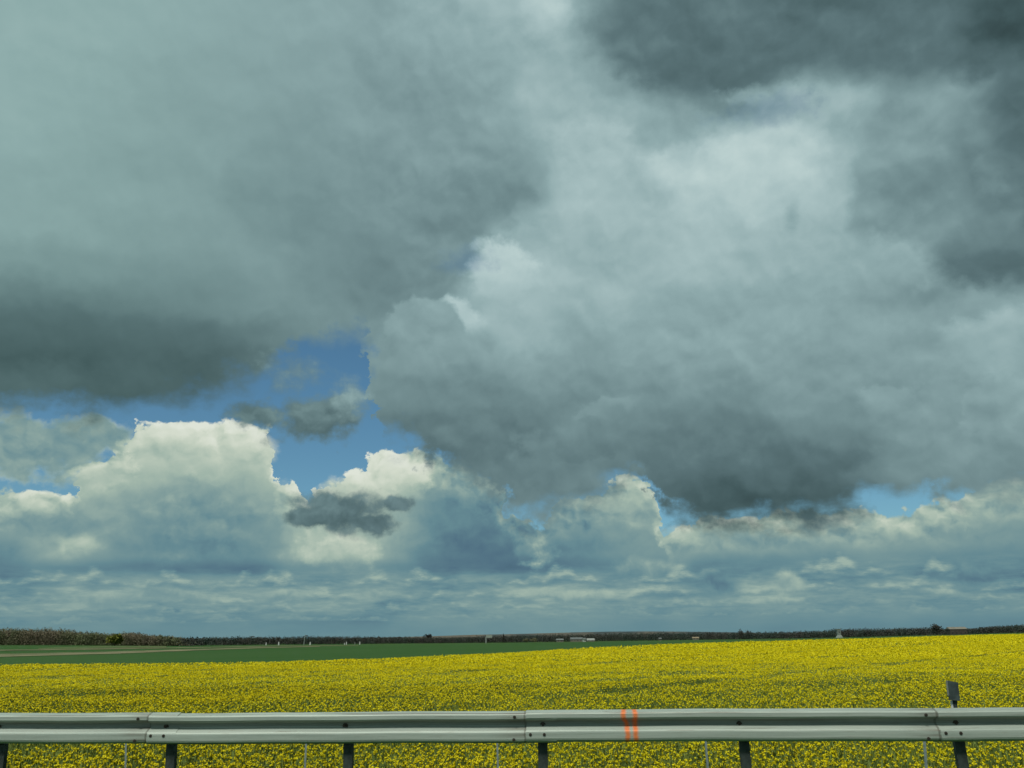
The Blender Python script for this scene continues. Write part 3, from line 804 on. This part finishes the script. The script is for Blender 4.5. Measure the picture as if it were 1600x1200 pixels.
def post_mesh():
    w, d, t = 0.05, 0.055, 0.005
    a = box(-w, w, 0.10, 0.10 + t, BOT - 0.25, -0.03)
    b = box(-w, -w + t, 0.10 + t, 0.10 + d, BOT - 0.25, -0.03)
    c = box(w - t, w, 0.10 + t, 0.10 + d, BOT - 0.25, -0.03)
    sp = box(-0.06, 0.06, 0.0875, 0.0985, -0.22, -0.08)
    return join(a, b, c, sp)


def hexbolt(x, y, z, r, h, m, washer=True):
    p = [tube((x, y, z), (x, y - h, z), r, r * 0.9, 6)]
    if washer: p.append(tube((x, y + 0.002, z), (x, y - 0.004, z), r * 1.9, r * 1.9, 14))
    return join(*p)


pv, pf = post_mesh()
pm_ = None
for x in post_x:
    if pm_ is None:
        po = mesh_obj("post", pv, pf, M_post, gr); pm_ = po
        bo = mesh_obj("bolt", *hexbolt(0, 0.080, -0.141, 0.016, 0.02, None), M_bolt, po)
        first = (po, bo)
    else:
        po = first[0].copy(); COL.objects.link(po); po.parent = gr
        bo = first[1].copy(); COL.objects.link(bo); bo.parent = po
    po.location = (x, 0, 0)
    po.rotation_euler = (0, -0.06 if x < -3 else (-0.03 if x < 0 else 0.0), 0)
    bo.location = (-0.02 + 0.03 * math.sin(x * 7), 0, 0)
lb = None
for j in joints[1:-1]:
    for dx, z, yy in ((0.045, -0.225, 0.0), (0.19, -0.225, 0.0), (-0.12, -0.055, 0.0), (-0.13, -0.275, 0.0)):
        if lb is None: lb = mesh_obj("bolt", *hexbolt(0, 0, 0, 0.0085, 0.007, None), M_bolt, gr); o = lb
        else:
            o = lb.copy(); COL.objects.link(o); o.parent = gr
        o.location = (j + dx, yy - 0.006, z)

# ================================================================= delineator post behind the rail
s_, k_ = (lambda d: (d.x / d.y, d.z / d.y))(ray(1487, 1063))
dY = 8.93
dl = thing("marker_post", "dark rectangular marker plate on a slim post standing up behind the guardrail", "marker post", (s_ * dY, dY, k_ * dY - 1.05), TH)
dl.rotation_euler = (0, 0.05, TH); dl.location.x -= 0.05
M_plate = mat("dark_plate_back", (0.085, 0.115, 0.115), 0.6, 0.2, vary=0.4, scale=9)
H_ = 1.05
pl = join(box(-0.052, 0.052, -0.012, 0.012, H_ - 0.195, H_))
v, f = pl; v = [(x, y, z - (0.018 * (x + 0.052) / 0.104 if z > H_ - 0.01 else 0)) for x, y, z in v]
mesh_obj("plate", v, f, M_plate, dl)
mesh_obj("post", *box(-0.004, 0.030, 0.013, 0.043, H_ - 0.62, H_ - 0.03), M_post, dl)
mesh_obj("reflector_edge", *box(-0.060, -0.0535, -0.012, 0.012, H_ - 0.15, H_ - 0.004), mat("pale_edge", (0.30, 0.32, 0.30), vary=0.3, scale=20), dl)
mesh_obj("sleeve", *tube((-0.018, 0.028, H_ - 0.40), (-0.018, 0.028, H_ - 0.20), 0.013, 0.013, 10), M_white, dl)

# ================================================================= fence stakes in the slope below the rail
M_stake = mat("pale_galvanised_stake", (0.36, 0.43, 0.45), 0.6, 0.3, vary=0.3, scale=12)
lab = ["leftmost thin pale fence stake, seen below the rail beside a guardrail post", "thin pale fence stake in the gap just left of the second guardrail post from the left",
       "thin pale fence stake under the rail panel joint in the middle", "leaning thin pale fence stake below the rail right of the orange paint strokes",
       "thin pale fence stake below the rail next to the guardrail post under the marker plate"]
lab = ["leftmost of the thin pale fence stakes seen below the rail", "second thin pale fence stake from the left, below the guardrail",
       "thin pale fence stake below the rail, just left of the rail joint in the middle", "slanting thin pale fence stake below the rail, right of the orange paint strokes",
       "rightmost thin pale fence stake, below the rail and left of the dark marker plate"]
st0 = None
for i, (px, py, px2) in enumerate([(196.5, 1166, 196), (478, 1165, 476.5), (777, 1163, 778), (1103, 1160, 1106), (1445, 1158, 1448)]):
    d1 = ray(px, py); yy = 11.2 - 0.11 * (d1.x / d1.y * 11); x1 = d1.x / d1.y * yy; zb = terrain(x1, yy)
    d2 = ray(px2, 1199); x2 = d2.x / d2.y * yy; zt = d1.z / d1.y * yy; z2 = d2.z / d2.y * yy
    sl = (x1 - x2) / (zt - z2)
    r = thing("fence_stake", lab[i], "stake", (x1 - sl * (zt - zb), yy, zb), 0, "fence stakes below the guardrail")
    top = zt + 0.12 - zb
    a, b = box(-0.012, 0.012, 0, 0.004, -0.3, top), box(-0.012, -0.008, 0.0045, 0.024, -0.3, top)
    if st0 is None: st0 = mesh_obj("post", *join(a, b), M_stake, r); o = st0
    else: o = st0.copy(); COL.objects.link(o); o.parent = r
    o.rotation_euler = (0, math.atan(sl), 0)
    r.location.z = zb

# ================================================================= woods
def leaf_mat(name, c1, c2, c3, scale):
    m = bpy.data.materials.new(name); m.use_nodes = True; Gm = Graph(m.node_tree); b = m.node_tree.nodes['Principled BSDF']
    ge = m.node_tree.nodes.new('ShaderNodeNewGeometry'); p = Sock(Gm, ge.outputs['Position'])
    q = Gm.noise(p, scale, 2, 0.5); q2 = Gm.noise(p, scale * 5, 3, 0.6)
    c = Gm.mixc(Gm.step(q, 0.38, 0.6), c1, c2); c = Gm.mixc(Gm.step(q2, 0.45, 0.7) * 0.7, c, c3)
    m.node_tree.links.new(c.o, b.inputs['Base Color']); b.inputs['Roughness'].default_value = 1.0; b.inputs['Specular IOR Level'].default_value = 0.05
    return m


M_wood_near = leaf_mat("budding_wood", (0.23, 0.20, 0.14), (0.18, 0.20, 0.11), (0.18, 0.155, 0.12), 0.035)
M_wood_far = leaf_mat("far_bare_wood", (0.085, 0.088, 0.078), (0.068, 0.092, 0.078), (0.095, 0.078, 0.074), 0.02)
M_wood_blue = leaf_mat("distant_dark_wood", (0.030, 0.042, 0.046), (0.026, 0.038, 0.040), (0.035, 0.040, 0.040), 0.01)
M_bark = mat("bark", (0.06, 0.05, 0.04), 1.0, vary=0.4, scale=3)
M_yel = leaf_mat("fresh_yellow_green_leaves", (0.19, 0.19, 0.035), (0.15, 0.17, 0.035), (0.12, 0.12, 0.04), 0.4)
M_dk = leaf_mat("dark_twigs", (0.070, 0.072, 0.060), (0.08, 0.072, 0.06), (0.06, 0.06, 0.052), 0.3)


def crown_pts(n, rx, ry, rz):
    p = rng.normal(size=(n, 3)); p /= np.linalg.norm(p, axis=1)[:, None]
    p *= (0.35 + 0.65 * rng.random((n, 1)) ** 0.6)
    lump = 1 + 0.22 * np.sin(p[:, :1] * 5 + rng.random() * 6) + 0.18 * np.sin(p[:, 1:2] * 7 + p[:, 2:] * 5 + rng.random() * 6)
    return p * lump * np.array([rx, ry, rz])


def wood(name, label, pts, depth, rows, m, spacing, leaf, nleaf, kind='stuff', hvar=0.18):
    """a belt of trees; pts = (x, y of crown tops) seen from the road, standing on the terrain at wood distance"""
    Q = []
    for rrow in range(rows):
        px = pts[0][0]
        while px < pts[-1][0]:
            d = ray(px, 1000); s = d.x / d.y
            yb = float(np.interp(s, S_T, Y_T)) + depth * rrow / max(1, rows - 1) + rng.normal() * 3
            ty_ = float(np.interp(px, [p[0] for p in pts], [p[1] for p in pts]))
            dt = ray(px, ty_); x = s * yb; zt = dt.z / dt.y * yb; zb = terrain(x, yb)
            h = (zt - zb) * (1 - hvar * rng.random() * (1.0 if rrow else 1.6)) + (0.3 if rng.random() < 0.2 else 0)
            h = max(h, 3.0)
            rad = spacing * (0.55 + 0.25 * rng.random())
            c = crown_pts(nleaf, rad, rad, h * 0.46)
            c += np.array([x, yb, zb + h * 0.54])
            Q.append(rot_quads(c, leaf * (0.6 + 0.8 * rng.random(len(c))), 0.1))
            lo = np.stack([x + rng.normal(size=nleaf // 3) * rad, yb + rng.normal(size=nleaf // 3) * 2, zb + rng.random(nleaf // 3) * h * 0.4], 1)
            Q.append(rot_quads(lo, leaf * (0.6 + 0.8 * rng.random(len(lo))), 0.0))
            px += spacing / yb * 1290 * (0.7 + 0.5 * rng.random())
    V = np.concatenate(Q); o = mesh_obj(name, V, np.arange(len(V)).reshape(-1, 4), m)
    o['kind'] = kind; o['label'] = label; o['category'] = 'wood'
    return o


wood("wood", "brownish budding deciduous wood along the left edge beyond the green field",
     [(-120, 979), (0, 981.5), (60, 982), (105, 984), (122, 987), (160, 988.5), (176, 990), (195, 987.5), (215, 988), (228, 992.5), (258, 992), (280, 996)], 40, 4, M_wood_near, 6.0, 0.26, 1150, hvar=0.10)
wood("wood", "long dark bare wood on the skyline behind the green field",
     [(262, 996.0), (300, 996.0), (330, 995.0), (450, 994.8), (480, 994.2), (560, 994.4), (640, 994.8), (700, 995.5), (760, 993.8), (800, 992.5), (850, 991.2), (900, 990.5), (950, 989.2),
      (1050, 988.2), (1150, 988.0), (1240, 986.8), (1290, 985), (1302, 982.5), (1400, 981.5), (1450, 980.5), (1480, 983), (1520, 981.5), (1560, 977.5), (1600, 976), (1700, 974)], 50, 3, M_wood_far, 7.0, 0.42, 300, hvar=0.07)


# distant ridge beyond the wood
def ridge(name, pts, Y, thick, m):
    V = []
    for (px, py) in pts:
        d = ray(px, py); V.append((d.x / d.y * Y, Y, d.z / d.y * Y))
    n = len(V); W = V + [(x * 1.05, y + thick, z - 6) for x, y, z in V] + [(x * .98, y - thick, z - 70) for x, y, z in V]
    Fc = [(i, i + 1, n + i + 1, n + i) for i in range(n - 1)] + [(2 * n + i, 2 * n + i + 1, i + 1, i) for i in range(n - 1)]
    o = mesh_obj(name, W, Fc, m, smooth=True); o['kind'] = 'structure'
    return o


M_ridge = mat("distant_fields_and_woods", (0.045, 0.065, 0.070), 1.0, scale=0.004, second=(0.15, 0.13, 0.10), detail=3)
ridge("hill", [(x, y) for x, y in [(560, 997), (640, 995), (700, 993.2), (740, 991.8), (790, 991.0), (850, 989.4), (900, 988), (950, 986.9), (1000, 986.6), (1060, 986.8), (1110, 987.4), (1180, 988.5)]], 3400, 500, M_ridge)


def tree(name, label, px, ytop, Y, wpx, m, n=500, leaf=0.45, shape='round', group=None, trunk=True):
    d = ray(px, ytop); s = d.x / d.y; x = s * Y; zb = terrain(x, Y); h = d.z / d.y * Y - zb
    rx = wpx / 1290 * Y / 2
    t = thing(name, label, "tree", (x, Y, zb), 0, group)
    c = crown_pts(n, rx, rx, h * 0.40)
    if shape == 'cone': c[:, :2] *= np.clip(1.05 - (c[:, 2:3] / (h * 0.42) + 1) / 2, 0.08, 1)
    c += np.array([0, 0, h * 0.60])
    V = rot_quads(c, leaf * (0.6 + 0.8 * rng.random(len(c))), 0.1)
    mesh_obj("crown", V, np.arange(len(V)).reshape(-1, 4), m, t)
    parts = [tube((0, 0, -0.3), (0.05 * h * 0.1, 0, h * 0.5), h * 0.028, h * 0.016, 7)]
    for k in range(6):
        a = k * 1.05 + rng.random(); z0 = h * (0.25 + 0.05 * k)
        parts.append(tube((0, 0, z0), (math.cos(a) * rx * 0.7, math.sin(a) * rx * 0.7, z0 + h * 0.28), h * 0.010, h * 0.004, 5))
    mesh_obj("trunk", *join(*parts), M_bark, t)
    return t


tree("tree", "bright yellow green leafing tree at the edge of the brown wood", 181, 991.5, 560, 22, M_yel, 650, 0.6)
tree("tree", "rounded brown tree rising above the long dark wood", 669, 990.8, 1150, 12, leaf_mat("brown_buds", (0.075, 0.055, 0.045), (0.06, 0.055, 0.045), (0.05, 0.045, 0.035), 0.2), 420, 0.8)
tree("conifer", "slim pointed dark conifer just right of the overhead sign", 786.5, 990.2, 1150, 4, M_dk, 240, 0.6, 'cone')
tree("tree", "bare open topped tree, left one of the two tall ones above the far wood", 1157, 983.6, 1080, 11, M_dk, 330, 0.45)
tree("tree", "bare open topped tree, right one of the two tall ones above the far wood", 1169, 984.4, 1085, 9, M_dk, 300, 0.45)
tree("tree", "broad dark tree standing highest in the wood left of the pale roofed farm building", 1462, 976.0, 880, 17, M_dk, 560, 0.6)
tree("bush", "pale straw coloured bush at the wood's foot right of the overhead sign", 822, 997.6, 1120, 9, leaf_mat("straw_twigs", (0.20, 0.18, 0.11), (0.16, 0.16, 0.09), (0.1, 0.1, 0.06), 0.3), 260, 0.5)
tree("bush", "wider straw coloured bush beside the thin one, at the wood's foot", 834, 997.2, 1125, 13, bpy.data.materials["straw_twigs"], 300, 0.5)

# ================================================================= small far things
M_conc = mat("pale_concrete", (0.26, 0.29, 0.27), 0.9, vary=0.25, scale=0.6)
M_panel = mat("pale_sign_panel", (0.33, 0.37, 0.33), 0.6, vary=0.2, scale=0.4)
M_roof = mat("pale_metal_roof", (0.21, 0.23, 0.225), 0.6, vary=0.25, scale=0.5)
M_tile = mat("brown_tile_roof", (0.20, 0.13, 0.11), 0.9, vary=0.3, scale=0.8)
M_wall = mat("cream_wall", (0.20, 0.19, 0.16), 0.9, vary=0.2, scale=0.6)
M_glass = mat("dark_window", (0.03, 0.035, 0.04), 0.2, vary=0.2, scale=1)


def at(px, Y):
    d = ray(px, 1000); x = d.x / d.y * Y
    return Vector((x, Y, terrain(x, Y)))


def px_m(Y): return Y / 1300.0      # metres per view pixel at that distance


# overhead sign on a bracket post
p = at(759.3, 1100); u_ = px_m(1100)
sgn = thing("overhead_sign", "pale cantilevered overhead road sign in front of the dark wood", "road sign", p)
top = (ray(762, 992.2).z / ray(762, 992.2).y) * 1100 - p.z
mesh_obj("post", *join(box(-0.9, 0.9, -0.5, 0.5, -0.5, top - 3.2), box(-0.9, 9.0 * u_, -0.45, 0.45, top - 3.19, top - 2.6)), M_conc, sgn)
mesh_obj("panel", *box(0.0, 9.6 * u_, -0.75, -0.5, top - 3.6, top), M_panel, sgn)

# pale tower with a splayed foot
p = at(1312, 960); u_ = px_m(960)
tw = thing("tower", "narrow pale tower with a splayed foot at the edge of the far wood", "tower", p)
top = (ray(1311, 982.6).z / ray(1311, 982.6).y) * 960 - p.z
lo_ = top * 0.32
mesh_obj("shaft", *join(box(-1.9, 1.7, -1.6, 1.6, lo_, top - 0.8), box(-2.3, 2.1, -2.0, 2.0, top - 0.79, top)), M_conc, tw)
V = [(-3.6, -2.4, -0.4), (3.9, -2.4, -0.4), (3.9, 2.4, -0.4), (-3.6, 2.4, -0.4), (-1.6, -1.5, lo_ - .01), (1.9, -1.5, lo_ - .01), (1.9, 1.5, lo_ - .01), (-1.6, 1.5, lo_ - .01)]
mesh_obj("foot", V, [(0, 3, 2, 1), (4, 5, 6, 7), (0, 1, 5, 4), (1, 2, 6, 5), (2, 3, 7, 6), (3, 0, 4, 7)], M_panel, tw)
mesh_obj("window", *box(-0.5, 0.4, -1.66, -1.61, top * 0.55, top * 0.75), M_glass, tw)

# utility pole with a cross-head
p = at(476, 830); u_ = px_m(830)
up = thing("utility_pole", "tall pale utility pole with a dark cross-head, tallest of the pale poles by the track", "pole", p)
top = (ray(477, 991.8).z / ray(477, 991.8).y) * 830 - p.z
mesh_obj("pole", *tube((-0.5, 0, -0.3), (0.25, 0, top), 0.55, 0.40, 10), M_conc, up)
mesh_obj("cross_head", *join(box(0.2, 3.0, -0.3, 0.3, top - 1.0, top - 0.55), box(1.5, 2.7, -0.5, 0.5, top - 1.7, top - 1.01)), M_bolt, up)

# short white posts along the track
wl = ["short white post by the track, leftmost of the row", "white post second from the left, taller than its left neighbour", "short white post left of the tapered one, between track and wood",
      "tapered white post between the wide gap and the utility pole", "white post just right of the tall utility pole", "smaller and left of the close pair of white posts",
      "taller and right of the close pair of white posts", "dull grey post left of the last white one", "rightmost white post of the row by the track"]
w0 = None
for i, (px, hp, wp) in enumerate([(303.2, 4.5, 1.6), (326.2, 5.5, 1.7), (416.3, 4, 1.7), (436, 5, 2.2), (485, 4.5, 2.2), (538.6, 3, 1.2), (541.6, 4.5, 1.7), (554.8, 4, 1.2), (562.3, 4.6, 1.7)]):
    Y = 780 + 9 * i; p = at(px, Y); u_ = px_m(Y)
    r = thing("white_post", wl[i], "post", p, 0, "white posts along the track")
    w, h = wp * u_ / 2, hp * u_
    V = [(-w, -w, -0.3), (w, -w, -0.3), (w, w, -0.3), (-w, w, -0.3), (-w * .6, -w * .6, h * .85), (w * .6, -w * .6, h * .85), (w * .6, w * .6, h * .85), (-w * .6, w * .6, h * .85), (0, 0, h)]
    mesh_obj("shaft", V, [(0, 3, 2, 1), (0, 1, 5, 4), (1, 2, 6, 5), (2, 3, 7, 6), (3, 0, 4, 7), (4, 5, 8), (5, 6, 8), (6, 7, 8), (7, 4, 8)], M_white if i != 7 else M_conc, r)


def house(px, Y, w, d, h, rh, rz, label, roofm, wallm=None, kind="house"):
    p = at(px, Y); t = thing(kind, label, "building", p, rz)
    mesh_obj("wall", *box(-w / 2, w / 2, -d / 2, d / 2, -0.5, h), wallm or M_wall, t)
    o = 0.5
    V = [(-w / 2 - o, -d / 2 - o, h + .01), (w / 2 + o, -d / 2 - o, h + .01), (w / 2 + o, d / 2 + o, h + .01), (-w / 2 - o, d / 2 + o, h + .01), (-w / 2 - o, 0, h + rh), (w / 2 + o, 0, h + rh)]
    mesh_obj("roof", V, [(0, 3, 2, 1), (0, 1, 5, 4), (2, 3, 4, 5), (0, 4, 3), (1, 2, 5)], roofm, t)
    n = max(2, int(w / 4))
    for k in range(n):
        x = -w / 2 + (k + 0.5) * w / n
        mesh_obj("window", *box(x - .5, x + .5, -d / 2 - 0.06, -d / 2 - 0.01, 1.0, 2.2), M_glass, t)


house(874.5, 1130, 9, 7, 2.6, 1.8, 0.1, "small low building with a pale roof, leftmost of the hamlet before the dark wood", M_roof)
house(901, 1150, 16, 9, 3.2, 2.6, -0.15, "long grey roofed building in the middle of the hamlet", mat("grey_slate_roof", (0.16, 0.18, 0.18), 0.8, vary=0.2, scale=0.5))
house(912.8, 1120, 3.2, 4, 3.4, 1.4, 0.3, "tiny bright white gable between the two larger hamlet buildings", M_roof, M_white)
house(922.8, 1125, 9.5, 7, 1.6, 2.6, 0.0, "low building with the brightest white roof, rightmost of the hamlet", mat("white_roof", (0.36, 0.38, 0.36), 0.6, vary=0.15, scale=0.5))
house(1031.3, 1100, 3.0, 3.0, 2.4, 1.2, 0.2, "tiny pale hut alone at the wood's foot in the middle distance", M_roof)
house(1087, 1110, 8, 6, 2.2, 1.8, -0.1, "small tan roofed shed at the wood's foot right of the lone hut", mat("tan_roof", (0.30, 0.24, 0.16), 0.9, vary=0.2, scale=0.5))
house(1497, 860, 17, 9, 5.4, 2.2, -0.05, "farm building with pale roof and reddish walls below the skyline trees", mat("pale_fibre_roof", (0.26, 0.24, 0.20), 0.9, vary=0.2, scale=0.4), mat("reddish_brick_wall", (0.085, 0.07, 0.062), 0.9, vary=0.3, scale=0.7), "farm_building")
